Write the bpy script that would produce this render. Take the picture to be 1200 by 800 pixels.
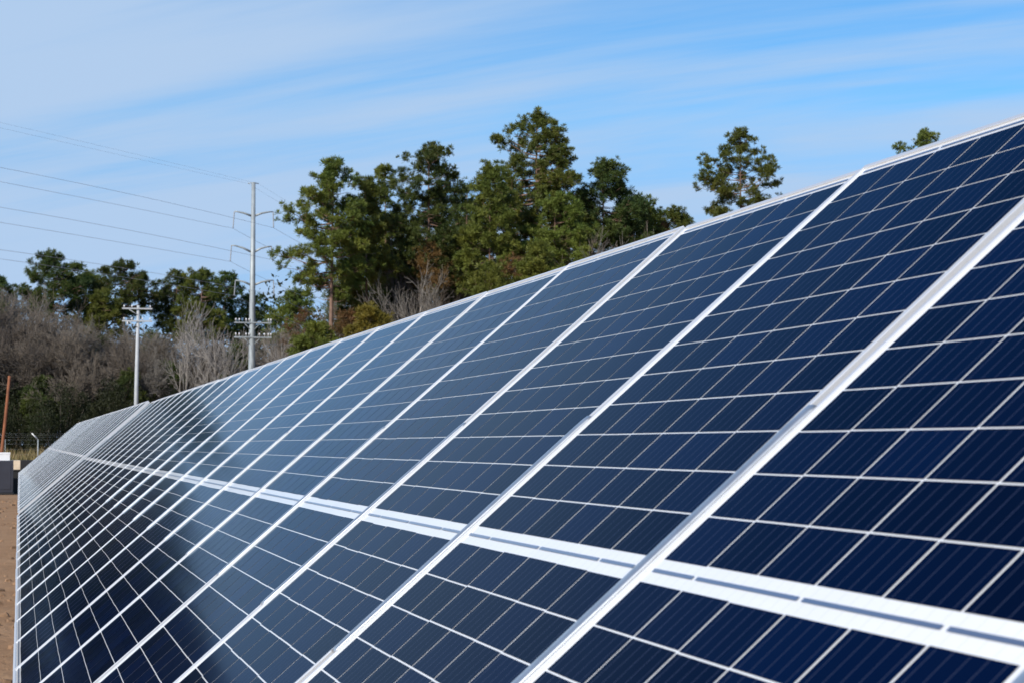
import bpy, bmesh, math, random
import numpy as np
from mathutils import Vector, Matrix, Quaternion

# ------------------------------------------------------------------ clearing
for o in list(bpy.data.objects):
    bpy.data.objects.remove(o)
scene = bpy.context.scene
C = scene.collection

# ------------------------------------------------------------------ camera
FPX = 2243.3                      # focal length in pixels of a 1200 px wide picture
YAW, PITCH = 0.2517, 0.0539
EYE = Vector((0.0, 0.0, 1.5))
FWD = Vector((math.sin(YAW)*math.cos(PITCH), math.cos(YAW)*math.cos(PITCH), math.sin(PITCH)))
RGT = Vector((math.cos(YAW), -math.sin(YAW), 0.0))
UPV = RGT.cross(FWD)
cd = bpy.data.cameras.new('camera')
cam = bpy.data.objects.new('camera', cd)
C.objects.link(cam)
cam.location = EYE
cam.rotation_euler = Matrix((RGT, UPV, -FWD)).transposed().to_euler()
cd.sensor_width = 36.0
cd.sensor_fit = 'HORIZONTAL'
cd.lens = FPX/1200*36
cd.clip_start = 0.05
cd.clip_end = 6000
cd.dof.use_dof = True
cd.dof.focus_distance = 6.5
cd.dof.aperture_fstop = 16
scene.camera = cam

# ------------------------------------------------------------------ sun, sky, exposure
SUN = Vector((-0.63, -0.57, 0.52)).normalized()       # towards the sun
sl = bpy.data.lights.new('sun', 'SUN')
sl.energy = 5.0
sl.angle = math.radians(0.53)
sl.color = (1.0, 0.94, 0.85)
sun = bpy.data.objects.new('sun', sl)
C.objects.link(sun)
sun.rotation_euler = SUN.to_track_quat('Z', 'Y').to_euler()
sun.location = (-60, -40, 60)

w = bpy.data.worlds.new('World')
scene.world = w
w.use_nodes = True
nt = w.node_tree
for n in list(nt.nodes):
    nt.nodes.remove(n)


def N(tree, kind, **kw):
    n = tree.nodes.new(kind)
    for k, v in kw.items():
        setattr(n, k, v)
    return n


def math_node(tree, op, a, b=None, c=None):
    n = tree.nodes.new('ShaderNodeMath')
    n.operation = op
    for i, v in enumerate((a, b, c)):
        if v is None:
            continue
        if isinstance(v, (int, float)):
            n.inputs[i].default_value = v
        else:
            tree.links.new(v, n.inputs[i])
    return n.outputs[0]


sky = N(nt, 'ShaderNodeTexSky', sky_type='NISHITA')
sky.sun_disc = False
sky.sun_elevation = math.asin(SUN.z)
sky.sun_rotation = math.atan2(SUN.x, SUN.y)
sky.altitude = 0
sky.air_density = 1.0
sky.dust_density = 0.15
sky.ozone_density = 3.0
tc = N(nt, 'ShaderNodeTexCoord')
sep = N(nt, 'ShaderNodeSeparateXYZ')
nt.links.new(tc.outputs['Generated'], sep.inputs[0])
skyv = N(nt, 'ShaderNodeCombineXYZ')                                # clear dry air: no bright band at the skyline
nt.links.new(sep.outputs[0], skyv.inputs[0])
nt.links.new(sep.outputs[1], skyv.inputs[1])
nt.links.new(math_node(nt, 'MAXIMUM', sep.outputs[2], 0.17), skyv.inputs[2])
nt.links.new(skyv.outputs[0], sky.inputs['Vector'])
zz = math_node(nt, 'ADD', math_node(nt, 'MAXIMUM', sep.outputs[2], 0.0), 0.16)
cu = math_node(nt, 'DIVIDE', sep.outputs[0], zz)
cv = math_node(nt, 'DIVIDE', sep.outputs[1], zz)
cmb = N(nt, 'ShaderNodeCombineXYZ')
nt.links.new(cu, cmb.inputs[0])
nt.links.new(cv, cmb.inputs[1])
CLOUD_ROT = math.radians(39)                                        # the cirrus runs from ahead-left to overhead-right
rotm = N(nt, 'ShaderNodeMapping')
rotm.inputs['Rotation'].default_value = (0, 0, CLOUD_ROT)
nt.links.new(cmb.outputs[0], rotm.inputs['Vector'])


def cloud_noise(scale, loc, detail, rough, dist):
    mp = N(nt, 'ShaderNodeMapping')
    nt.links.new(rotm.outputs[0], mp.inputs['Vector'])
    mp.inputs['Scale'].default_value = scale
    mp.inputs['Location'].default_value = loc
    nz = N(nt, 'ShaderNodeTexNoise')
    nz.inputs['Scale'].default_value = 1.0
    nz.inputs['Detail'].default_value = detail
    nz.inputs['Roughness'].default_value = rough
    nz.inputs['Distortion'].default_value = dist
    nt.links.new(mp.outputs[0], nz.inputs['Vector'])
    return nz.outputs['Fac']


big = cloud_noise((0.30, 0.55, 1), (3.1, 0.4, 0), 3, 0.5, 0.3)      # broad veils
fib = cloud_noise((0.30, 1.5, 1), (6.6, 6.9, 0), 7, 0.55, 0.35)     # fibres of the cirrus
fine = cloud_noise((0.9, 5.0, 1), (0.3, 2.2, 0), 6, 0.6, 0.5)
m1 = math_node(nt, 'MULTIPLY_ADD', fib, 0.92, math_node(nt, 'MULTIPLY_ADD', big, 0.75, math_node(nt, 'MULTIPLY', fine, 0.32)))
mr = N(nt, 'ShaderNodeMapRange', interpolation_type='SMOOTHSTEP')
nt.links.new(m1, mr.inputs['Value'])
mr.inputs['From Min'].default_value = 0.715
mr.inputs['From Max'].default_value = 1.06
mr.inputs['To Min'].default_value = 0.0
mr.inputs['To Max'].default_value = 0.97
mixc = N(nt, 'ShaderNodeMix', data_type='RGBA')
hs = N(nt, 'ShaderNodeHueSaturation')
hs.inputs['Saturation'].default_value = 1.12
hs.inputs['Hue'].default_value = 0.5
hs.inputs['Value'].default_value = 1.0
nt.links.new(sky.outputs[0], hs.inputs['Color'])
hi = N(nt, 'ShaderNodeMapRange', interpolation_type='SMOOTHSTEP')       # the cirrus thins out overhead
nt.links.new(sep.outputs[2], hi.inputs['Value'])
hi.inputs['From Min'].default_value = 0.20
hi.inputs['From Max'].default_value = 0.44
hi.inputs['To Min'].default_value = 1.0
hi.inputs['To Max'].default_value = 0.08
lo = N(nt, 'ShaderNodeMapRange', interpolation_type='SMOOTHSTEP')       # veil thickens towards the skyline
nt.links.new(sep.outputs[2], lo.inputs['Value'])
lo.inputs['From Min'].default_value = 0.02
lo.inputs['From Max'].default_value = 0.15
lo.inputs['To Min'].default_value = 0.92
lo.inputs['To Max'].default_value = 0.0
nt.links.new(math_node(nt, 'MAXIMUM', lo.outputs[0], math_node(nt, 'MULTIPLY', mr.outputs[0], hi.outputs[0])), mixc.inputs[0])
tint = N(nt, 'ShaderNodeMix', data_type='RGBA', blend_type='MULTIPLY')
tint.inputs[0].default_value = 1.0
nt.links.new(hs.outputs[0], tint.inputs[6])
tint.inputs[7].default_value = (0.50, 0.89, 1.10, 1)               # the photograph's deep clear blue
nt.links.new(tint.outputs[2], mixc.inputs[6])
mixc.inputs[7].default_value = (3.5, 4.75, 6.55, 1)                   # sunlit thin ice cloud
bg = N(nt, 'ShaderNodeBackground')
bg.inputs['Strength'].default_value = 0.13
nt.links.new(mixc.outputs[2], bg.inputs['Color'])
wo = N(nt, 'ShaderNodeOutputWorld')
nt.links.new(bg.outputs[0], wo.inputs['Surface'])

scene.view_settings.view_transform = 'Standard'
scene.view_settings.look = 'None'
scene.view_settings.exposure = 0.0
scene.view_settings.gamma = 1.0
scene.view_settings.use_curve_mapping = False
scene.render.engine = 'CYCLES'
scene.render.resolution_x = 1024
scene.render.resolution_y = 682

rng = random.Random(7)
nrg = np.random.default_rng(11)


# ------------------------------------------------------------------ helpers
def at(px, py, dist):
    """A point of the site: seen along this bearing, this many metres ahead (along +Y)."""
    d = FWD*FPX + RGT*(px-600) - UPV*(py-400)
    return EYE + d*(dist/d.y)


def ground_at(px, dist):
    p = at(px, 521, dist)
    return Vector((p.x, p.y, 0.0))


def mpp(px, dist):
    """Metres per photo pixel at that bearing and distance."""
    d = FWD*FPX + RGT*(px-600)
    return dist/d.y


def obj(name, me, mat=None, parent=None):
    o = bpy.data.objects.new(name, me)
    C.objects.link(o)
    if mat is not None:
        me.materials.clear()
        me.materials.append(mat)
    if parent is not None:
        o.parent = parent
    return o


def tag(o, label=None, cat=None, group=None, kind=None):
    if label:
        o['label'] = label
    if cat:
        o['category'] = cat
    if group:
        o['group'] = group
    if kind:
        o['kind'] = kind
    return o


def empty(name, loc, label, cat, group=None):
    o = bpy.data.objects.new(name, None)
    o.empty_display_size = 0.2
    C.objects.link(o)
    o.location = loc
    return tag(o, label, cat, group)


def mesh_np(name, verts, faces, smooth=False):
    me = bpy.data.meshes.new(name)
    me.from_pydata([tuple(v) for v in verts], [], [tuple(f) for f in faces])
    if smooth:
        me.polygons.foreach_set('use_smooth', [True]*len(me.polygons))
    me.update()
    return me


def mesh_tris(name, V):
    """V: (n,3,3) triangles."""
    n = len(V)
    me = bpy.data.meshes.new(name)
    me.vertices.add(n*3)
    me.vertices.foreach_set('co', np.ascontiguousarray(V, dtype=np.float32).ravel())
    me.loops.add(n*3)
    me.loops.foreach_set('vertex_index', np.arange(n*3, dtype=np.int32))
    me.polygons.add(n)
    me.polygons.foreach_set('loop_start', np.arange(0, n*3, 3, dtype=np.int32))
    me.update(calc_edges=True)
    me.validate()
    return me


def mesh_tubes(name, segs, sides=4):
    """segs: list of (p0, p1, r0, r1); each an open tapered prism."""
    S = np.array([[*a, *b, r0, r1] for a, b, r0, r1 in segs], dtype=float)
    a, b, r0, r1 = S[:, :3], S[:, 3:6], S[:, 6], S[:, 7]
    d = b-a
    d /= np.linalg.norm(d, axis=1)[:, None]+1e-9
    ref = np.where(np.abs(d[:, 2:3]) > 0.9, np.array([[1.0, 0, 0]]), np.array([[0, 0, 1.0]]))
    u = np.cross(d, ref)
    u /= np.linalg.norm(u, axis=1)[:, None]
    v = np.cross(d, u)
    n = len(S)
    ang = np.arange(sides)*2*math.pi/sides
    cs, sn = np.cos(ang), np.sin(ang)
    ring = u[:, None, :]*cs[None, :, None]+v[:, None, :]*sn[None, :, None]
    V = np.concatenate([a[:, None, :]+ring*r0[:, None, None], b[:, None, :]+ring*r1[:, None, None]], axis=1)
    V = V.reshape(-1, 3)
    base = np.arange(n)*(2*sides)
    F = []
    for i in range(sides):
        j = (i+1) % sides
        F.append(np.stack([base+i, base+j, base+sides+j, base+sides+i], axis=1))
    F = np.concatenate(F)
    me = bpy.data.meshes.new(name)
    me.vertices.add(len(V))
    me.vertices.foreach_set('co', V.astype(np.float32).ravel())
    me.loops.add(len(F)*4)
    me.loops.foreach_set('vertex_index', F.astype(np.int32).ravel())
    me.polygons.add(len(F))
    me.polygons.foreach_set('loop_start', np.arange(0, len(F)*4, 4, dtype=np.int32))
    me.polygons.foreach_set('use_smooth', np.ones(len(F), dtype=bool))
    me.update(calc_edges=True)
    return me


def bm_box(bm, x0, x1, y0, y1, z0, z1, bevel=0.0):
    r = bmesh.ops.create_cube(bm, size=1.0)
    for v in r['verts']:
        v.co = Vector(((x0+x1)/2+v.co.x*(x1-x0), (y0+y1)/2+v.co.y*(y1-y0), (z0+z1)/2+v.co.z*(z1-z0)))
    if bevel:
        es = list({e for v in r['verts'] for e in v.link_edges})
        bmesh.ops.bevel(bm, geom=es, offset=bevel, segments=2, affect='EDGES', profile=0.6)


def bm_tube(bm, pts, rads, sides=10, cap=True):
    pts = [Vector(p) for p in pts]
    rings = []
    for i, p in enumerate(pts):
        d = (pts[min(i+1, len(pts)-1)]-pts[max(i-1, 0)]).normalized()
        ref = Vector((1, 0, 0)) if abs(d.z) > 0.8 else Vector((0, 0, 1))
        u = d.cross(ref).normalized()
        v = d.cross(u)
        r = rads[i] if hasattr(rads, '__len__') else rads
        rings.append([bm.verts.new(p+u*(r*math.cos(2*math.pi*k/sides))+v*(r*math.sin(2*math.pi*k/sides))) for k in range(sides)])
    for a, b in zip(rings, rings[1:]):
        for k in range(sides):
            f = bm.faces.new((a[k], a[(k+1) % sides], b[(k+1) % sides], b[k]))
            f.smooth = True
    if cap:
        bm.faces.new(rings[0][::-1])
        bm.faces.new(rings[-1])


def bm_mesh(name, bm, normals=True):
    if normals:
        bmesh.ops.recalc_face_normals(bm, faces=bm.faces)
    me = bpy.data.meshes.new(name)
    bm.to_mesh(me)
    bm.free()
    return me


def copy_tree(root, loc, rotz=None, scale=None):
    r = root.copy()
    C.objects.link(r)
    r.location = loc
    if rotz is not None:
        r.rotation_euler = (0, 0, rotz)
    if scale is not None:
        r.scale = scale
    for ch in list(root.children):
        c = ch.copy()
        C.objects.link(c)
        c.parent = r
        for g in list(ch.children):
            d = g.copy()
            C.objects.link(d)
            d.parent = c
    return r


# ------------------------------------------------------------------ materials
def mat(name, col, rough=0.6, metal=0.0, coat=0.0, coat_rough=0.1, spec=0.5,
        var=0.0, var_scale=4.0, bump=0.0, bump_scale=20.0, var_col=None, detail=5, trans=0.0):
    m = bpy.data.materials.new(name)
    m.use_nodes = True
    t = m.node_tree
    b = t.nodes['Principled BSDF']
    b.inputs['Base Color'].default_value = (*col, 1)
    b.inputs['Roughness'].default_value = rough
    b.inputs['Metallic'].default_value = metal
    b.inputs['Coat Weight'].default_value = coat
    b.inputs['Coat Roughness'].default_value = coat_rough
    b.inputs['Specular IOR Level'].default_value = spec
    co = t.nodes.new('ShaderNodeTexCoord')
    if var:
        nz = t.nodes.new('ShaderNodeTexNoise')
        nz.inputs['Scale'].default_value = var_scale
        nz.inputs['Detail'].default_value = detail
        t.links.new(co.outputs['Object'], nz.inputs['Vector'])
        mr_ = t.nodes.new('ShaderNodeMapRange')
        mr_.inputs['From Min'].default_value = 0.3
        mr_.inputs['From Max'].default_value = 0.7
        t.links.new(nz.outputs['Fac'], mr_.inputs['Value'])
        mx = t.nodes.new('ShaderNodeMix')
        mx.data_type = 'RGBA'
        c2 = var_col if var_col else tuple(c*(1-var) for c in col)
        c1 = col if var_col else tuple(c*(1+var*0.6) for c in col)
        mx.inputs[6].default_value = (*c1, 1)
        mx.inputs[7].default_value = (*c2, 1)
        t.links.new(mr_.outputs[0], mx.inputs[0])
        t.links.new(mx.outputs[2], b.inputs['Base Color'])
    if bump:
        n2 = t.nodes.new('ShaderNodeTexNoise')
        n2.inputs['Scale'].default_value = bump_scale
        n2.inputs['Detail'].default_value = 6
        t.links.new(co.outputs['Object'], n2.inputs['Vector'])
        bp = t.nodes.new('ShaderNodeBump')
        bp.inputs['Strength'].default_value = bump
        t.links.new(n2.outputs['Fac'], bp.inputs['Height'])
        t.links.new(bp.outputs[0], b.inputs['Normal'])
    return m


def leaf_mat(name, c_a, c_b, scale=0.6, rough=0.55, trans=0.25):
    """Foliage: two natural hues in patches, and a shift per tree, some light through the blade."""
    m = mat(name, c_a, rough=rough, spec=0.25)
    t = m.node_tree
    b = t.nodes['Principled BSDF']
    co = t.nodes.new('ShaderNodeTexCoord')
    nz = t.nodes.new('ShaderNodeTexNoise')
    nz.inputs['Scale'].default_value = scale
    nz.inputs['Detail'].default_value = 3
    t.links.new(co.outputs['Object'], nz.inputs['Vector'])
    mr_ = t.nodes.new('ShaderNodeMapRange')
    mr_.inputs['From Min'].default_value = 0.35
    mr_.inputs['From Max'].default_value = 0.68
    t.links.new(nz.outputs['Fac'], mr_.inputs['Value'])
    mx = t.nodes.new('ShaderNodeMix')
    mx.data_type = 'RGBA'
    mx.inputs[6].default_value = (*c_a, 1)
    mx.inputs[7].default_value = (*c_b, 1)
    t.links.new(mr_.outputs[0], mx.inputs[0])
    oi = t.nodes.new('ShaderNodeObjectInfo')
    hv = t.nodes.new('ShaderNodeHueSaturation')
    t.links.new(mx.outputs[2], hv.inputs['Color'])
    t.links.new(math_node(t, 'MULTIPLY_ADD', oi.outputs['Random'], 0.03, 0.485), hv.inputs['Hue'])
    t.links.new(math_node(t, 'MULTIPLY_ADD', oi.outputs['Random'], 0.4, 0.8), hv.inputs['Value'])
    t.links.new(hv.outputs[0], b.inputs['Base Color'])
    tr = t.nodes.new('ShaderNodeBsdfTranslucent')
    t.links.new(hv.outputs[0], tr.inputs['Color'])
    ms = t.nodes.new('ShaderNodeMixShader')
    ms.inputs[0].default_value = trans
    t.links.new(b.outputs[0], ms.inputs[1])
    t.links.new(tr.outputs[0], ms.inputs[2])
    t.links.new(ms.outputs[0], t.nodes['Material Output'].inputs['Surface'])
    return m


M = {}
M['frame'] = mat('anodised_aluminium', (0.75, 0.75, 0.75), rough=0.38, metal=0.5, bump=0.02, bump_scale=300)
M['galv'] = mat('galvanised_steel', (0.58, 0.60, 0.61), rough=0.34, metal=0.8, var=0.15, var_scale=30, bump=0.05, bump_scale=120)
M['backsheet'] = mat('white_backsheet_under_glass', (0.80, 0.80, 0.79), rough=0.6, coat=0.8, coat_rough=0.12, var=0.03, var_scale=6)
_t = M['backsheet'].node_tree
_co = _t.nodes.new('ShaderNodeTexCoord')
_s = _t.nodes.new('ShaderNodeSeparateXYZ')
_t.links.new(_co.outputs['Object'], _s.inputs[0])
_f = math_node(_t, 'FRACT', math_node(_t, 'MULTIPLY', math_node(_t, 'ADD', _s.outputs[1], 10*0.1587), 5/0.1587))
_l = math_node(_t, 'LESS_THAN', math_node(_t, 'ABSOLUTE', math_node(_t, 'SUBTRACT', _f, 0.5)), 0.018)
_l = math_node(_t, 'MULTIPLY', _l, math_node(_t, 'LESS_THAN', math_node(_t, 'ABSOLUTE', _s.outputs[0]), 0.0205))
_m = _t.nodes.new('ShaderNodeMix')
_m.data_type = 'RGBA'
_b = _t.nodes['Principled BSDF']
_t.links.new(_b.inputs['Base Color'].links[0].from_socket, _m.inputs[6])
_m.inputs[7].default_value = (0.62, 0.63, 0.64, 1)
_t.links.new(_l, _m.inputs[0])
_t.links.new(_m.outputs[2], _b.inputs['Base Color'])
_b.inputs['Coat IOR'].default_value = 1.42
_b.inputs['Coat Weight'].default_value = 1.0
M['ribbon'] = mat('tinned_ribbon', (0.20, 0.24, 0.33), rough=0.35, metal=0.6, coat=0.8, coat_rough=0.12)
M['pole_steel'] = mat('weathered_galvanised_pole', (0.34, 0.375, 0.385), rough=0.55, metal=0.25, var=0.18, var_scale=1.5)
M['pole_pale'] = mat('pale_concrete_pole', (0.42, 0.44, 0.455), rough=0.7, var=0.12, var_scale=2)
M['insul'] = mat('grey_polymer', (0.30, 0.31, 0.33), rough=0.4)
M['porcelain'] = mat('pale_porcelain', (0.72, 0.72, 0.72), rough=0.25)
M['wire'] = mat('aluminium_conductor', (0.42, 0.43, 0.45), rough=0.5, metal=0.3)
M['timber'] = mat('rust_brown_timber', (0.24, 0.085, 0.035), rough=0.8, var=0.35, var_scale=3, bump=0.3, bump_scale=15)
M['cabinet'] = mat('dark_slate_paint', (0.030, 0.031, 0.042), rough=0.5, var=0.25, var_scale=2.0)
M['black'] = mat('black_plastic', (0.012, 0.011, 0.011), rough=0.6)
M['white'] = mat('white_paint', (0.80, 0.80, 0.80), rough=0.5, var=0.05, var_scale=6)
M['carton'] = mat('beige_card', (0.72, 0.57, 0.40), rough=0.85, var=0.12, var_scale=8)
M['pine_bark'] = mat('pine_bark', (0.22, 0.135, 0.095), rough=0.9, var=0.4, var_scale=2.5, bump=0.6, bump_scale=9)
M['grey_bark'] = mat('grey_bark', (0.130, 0.106, 0.086), rough=0.9, var=0.35, var_scale=1.2)
M['tan_bark'] = mat('tan_bark', (0.185, 0.152, 0.118), rough=0.9, var=0.35, var_scale=1.2)
M['silver_bark'] = mat('silver_bark', (0.20, 0.180, 0.155), rough=0.9, var=0.35, var_scale=1.2)
M['pale_bark'] = mat('pale_bark', (0.30, 0.27, 0.24), rough=0.9, var=0.25, var_scale=1.2)
M['needle'] = leaf_mat('pine_needles', (0.078, 0.112, 0.022), (0.170, 0.182, 0.032), 0.35)
M['needle_dark'] = leaf_mat('dark_pine_needles', (0.044, 0.074, 0.020), (0.100, 0.122, 0.026), 0.35)
M['needle_young'] = leaf_mat('yellow_green_needles', (0.17, 0.17, 0.026), (0.25, 0.21, 0.032), 0.5)
M['ever_shade'] = leaf_mat('shade_darkened_evergreen_leaves', (0.016, 0.022, 0.009), (0.038, 0.042, 0.013), 0.6)  # woodland shade is put into this colour, darker than real leaves
M['rust_leaf'] = leaf_mat('dead_oak_leaves', (0.16, 0.075, 0.028), (0.11, 0.075, 0.03), 0.6)
M['dry_grass'] = leaf_mat('dry_grass_blades', (0.40, 0.29, 0.14), (0.13, 0.14, 0.04), 0.10, trans=0.3)


def cell_material():
    m = mat('dark_blue_solar_cell', (0.004, 0.010, 0.040), rough=0.6, spec=0.0)
    t = m.node_tree
    b = t.nodes['Principled BSDF']
    uv = t.nodes.new('ShaderNodeUVMap')
    uv.uv_map = 'cell'
    sp = t.nodes.new('ShaderNodeSeparateXYZ')
    t.links.new(uv.outputs[0], sp.inputs[0])
    f = math_node(t, 'FRACT', math_node(t, 'MULTIPLY', sp.outputs[0], 5.0))
    line = math_node(t, 'LESS_THAN', math_node(t, 'ABSOLUTE', math_node(t, 'SUBTRACT', f, 0.5)), 0.022)
    at_ = t.nodes.new('ShaderNodeAttribute')
    at_.attribute_name = 'shade'
    cr = t.nodes.new('ShaderNodeMix')
    cr.data_type = 'RGBA'
    cr.inputs[6].default_value = (0.0002, 0.0022, 0.0130, 1)
    cr.inputs[7].default_value = (0.0007, 0.0050, 0.0280, 1)
    t.links.new(at_.outputs['Fac'], cr.inputs[0])
    lx = t.nodes.new('ShaderNodeMix')
    lx.data_type = 'RGBA'
    t.links.new(line, lx.inputs[0])
    t.links.new(cr.outputs[2], lx.inputs[6])
    lx.inputs[7].default_value = (0.035, 0.045, 0.085, 1)
    t.links.new(lx.outputs[2], b.inputs['Base Color'])
    gl = t.nodes.new('ShaderNodeBsdfGlossy')                 # anti-reflective front glass, faintly blue
    gl.inputs['Color'].default_value = (0.72, 0.89, 1.0, 1)
    gl.inputs['Roughness'].default_value = 0.09
    fr = t.nodes.new('ShaderNodeFresnel')
    fr.inputs['IOR'].default_value = 1.06
    ms = t.nodes.new('ShaderNodeMixShader')
    t.links.new(fr.outputs[0], ms.inputs[0])
    t.links.new(b.outputs[0], ms.inputs[1])
    t.links.new(gl.outputs[0], ms.inputs[2])
    t.links.new(ms.outputs[0], t.nodes['Material Output'].inputs['Surface'])
    return m


M['cell'] = cell_material()


# ------------------------------------------------------------------ ground, road, verge
def ground_material():
    m = mat('bare_dirt', (0.30, 0.20, 0.13), rough=0.95, spec=0.1)
    t = m.node_tree
    b = t.nodes['Principled BSDF']
    co = t.nodes.new('ShaderNodeTexCoord')

    def nz(scale, detail, sx=1, sy=1):
        mp = t.nodes.new('ShaderNodeMapping')
        mp.inputs['Scale'].default_value = (sx, sy, 1)
        t.links.new(co.outputs['Object'], mp.inputs['Vector'])
        n = t.nodes.new('ShaderNodeTexNoise')
        n.inputs['Scale'].default_value = scale
        n.inputs['Detail'].default_value = detail
        n.inputs['Roughness'].default_value = 0.65
        t.links.new(mp.outputs[0], n.inputs['Vector'])
        return n.outputs['Fac']
    a = nz(1.6, 8, 1, 0.6)
    c = nz(9.0, 6)
    d = nz(0.12, 3, 1.0, 2.5)
    rp = t.nodes.new('ShaderNodeValToRGB')
    e = rp.color_ramp.elements
    e[0].position, e[0].color = 0.30, (0.09, 0.055, 0.032, 1)
    e[1].position, e[1].color = 0.72, (0.42, 0.265, 0.155, 1)
    e.new(0.43).color = (0.285, 0.165, 0.088, 1)
    s = math_node(t, 'ADD', math_node(t, 'MULTIPLY', a, 0.45), math_node(t, 'ADD', math_node(t, 'MULTIPLY', c, 0.3), math_node(t, 'MULTIPLY', d, 0.3)))
    t.links.new(s, rp.inputs[0])
    t.links.new(rp.outputs[0], b.inputs['Base Color'])
    bp = t.nodes.new('ShaderNodeBump')
    bp.inputs['Strength'].default_value = 0.9
    bp.inputs['Distance'].default_value = 0.12
    t.links.new(s, bp.inputs['Height'])
    t.links.new(bp.outputs[0], b.inputs['Normal'])
    return m


gm = mesh_np('ground', [(-1500, -400, 0), (2000, -400, 0), (2000, 2500, 0), (-1500, 2500, 0)], [(0, 1, 2, 3)])
tag(obj('ground', gm, ground_material()), kind='structure')
m_road = mat('gravel_road', (0.36, 0.31, 0.27), rough=0.95, var=0.2, var_scale=0.8, bump=0.4, bump_scale=4)
rm = mesh_np('road', [(-260, 150, .02), (260, 150, .02), (260, 184, .02), (-260, 184, .02)], [(0, 1, 2, 3)])
tag(obj('road', rm, m_road), kind='structure')
m_verge = mat('verge_soil', (0.16, 0.12, 0.06), rough=0.95, var=0.4, var_scale=0.4, var_col=(0.07, 0.08, 0.03))
vm = mesh_np('verge', [(-260, 186, .03), (320, 186, .03), (320, 420, .03), (-260, 420, .03)], [(0, 1, 2, 3)])
tag(obj('verge', vm, m_verge), kind='structure')

# dirt clods on the graded soil beside the panels
cl = []
for _ in range(5200):
    y = 7*math.exp(rng.random()*2.2)
    x = rng.uniform(-1.2, 0.8)*(1+y/12)
    s = (0.010+0.06*rng.random()**4)*(0.6+y/100)
    bmv = []
    top = Vector((x+rng.uniform(-.3, .3)*s, y+rng.uniform(-.3, .3)*s, s*rng.uniform(.5, .9)))
    n = 6
    ringv = [Vector((x+s*math.cos(k*2*math.pi/n+rng.random()*.6), y+s*math.sin(k*2*math.pi/n+rng.random()*.6), -0.01)) for k in range(n)]
    midv = [Vector((x+(v.x-x)*rng.uniform(.6, .95), y+(v.y-y)*rng.uniform(.6, .95), s*rng.uniform(.3, .6))) for v in ringv]
    for k in range(n):
        j = (k+1) % n
        cl += [(ringv[k], ringv[j], midv[j]), (ringv[k], midv[j], midv[k]), (midv[k], midv[j], top)]
clo = obj('dirt_clods', mesh_tris('dirt_clods', np.array([[tuple(p) for p in f] for f in cl])), mat('dirt_clod', (0.27, 0.16, 0.088), rough=0.95, var=0.45, var_scale=6))
tag(clo, 'brown clods scattered over the graded dirt beside the panels', 'dirt', kind='stuff')

# dry grass on the verge beyond the road
n = 30000
bx = nrg.uniform(-60, 70, n)
by = nrg.uniform(187, 214, n)
hgt = nrg.uniform(0.35, 1.25, n)*(0.6+0.7*np.sin(bx*0.9+by*0.35)**2)
ang = nrg.uniform(0, 2*math.pi, n)
wd = nrg.uniform(0.03, 0.09, n)
lean = nrg.normal(0, 0.25, (n, 2))*hgt[:, None]
T = np.zeros((n, 3, 3))
T[:, 0] = np.stack([bx-np.cos(ang)*wd, by-np.sin(ang)*wd, np.full(n, 0.0)], 1)
T[:, 1] = np.stack([bx+np.cos(ang)*wd, by+np.sin(ang)*wd, np.full(n, 0.0)], 1)
T[:, 2] = np.stack([bx+lean[:, 0], by+lean[:, 1], hgt], 1)
go = obj('dry_grass', mesh_tris('dry_grass', T), M['dry_grass'])
tag(go, 'dry tan grass growing on the verge beyond the road', 'grass', kind='stuff')

# ------------------------------------------------------------------ the solar tracker row
TILT = 0.7179
MIDX, MIDZ = 0.7795, 1.5-0.1586
Y0, PITCHR = 2.3508, 1.02
HL, HW = 1.046, 0.5             # half length up the slope, half width along the row
FR = 0.011                      # frame lip
SLOPE = Vector((math.cos(TILT), 0, math.sin(TILT)))
NORM = Vector((-math.sin(TILT), 0, math.cos(TILT)))

bm = bmesh.new()
# frame: ring with small chamfers, lip 2.5 mm proud of the glass
prof = [(0, -0.0325), (0, 0.0028), (0.0009, 0.0036), (FR-0.0009, 0.0036), (FR, 0.0028), (FR, -0.0012), (0.002, -0.0012), (0.002, -0.0305), (0.028, -0.0305), (0.028, -0.0325)]
rings = []
for sx, sy in ((-1, -1), (1, -1), (1, 1), (-1, 1)):
    rings.append([bm.verts.new((sx*(HL-d), sy*(HW-d), z)) for d, z in prof])
for i in range(4):
    a, b = rings[i], rings[(i+1) % 4]
    for k in range(len(prof)):
        j = (k+1) % len(prof)
        bm.faces.new((a[k], a[j], b[j], b[k]))
frame_me = bm_mesh('frame', bm)

ix, iy = HL-FR-0.0002, HW-FR-0.0002
bm = bmesh.new()
bm_box(bm, -ix, ix, -iy, iy, -0.006, 0.0)
sheet_me = bm_mesh('backsheet', bm)

CP = 0.1587
RP = 0.0826
BAND = 0.0425


def cell_half(sgn, seed):
    r = random.Random(seed)
    V, F, U, S = [], [], [], []
    for c in range(6):
        off = r.uniform(-0.0004, 0.0004)+(r.choice((-1, 1))*0.001 if r.random() < 0.12 else 0)
        for k in range(12):
            x0 = BAND/2+k*RP+0.0004+off
            x1 = x0+RP-0.0029
            y0 = -3*CP+c*CP+0.0025+r.uniform(-.0003, .0003)
            y1 = y0+CP-0.0050
            if sgn < 0:
                x0, x1 = -x1, -x0
            i = len(V)
            V += [(x0, y0, .0006), (x1, y0, .0006), (x1, y1, .0006), (x0, y1, .0006)]
            F.append((i, i+1, i+2, i+3))
            U += [(0, 0), (0, 1), (1, 1), (1, 0)]
            S.append(r.random())
    me = bpy.data.meshes.new('cell_grid')
    me.from_pydata(V, [], F)
    uv = me.uv_layers.new(name='cell')
    for li, q in enumerate(U):
        uv.data[li].uv = q
    a = me.attributes.new('shade', 'FLOAT', 'FACE')
    a.data.foreach_set('value', S)
    me.update()
    return me


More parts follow.
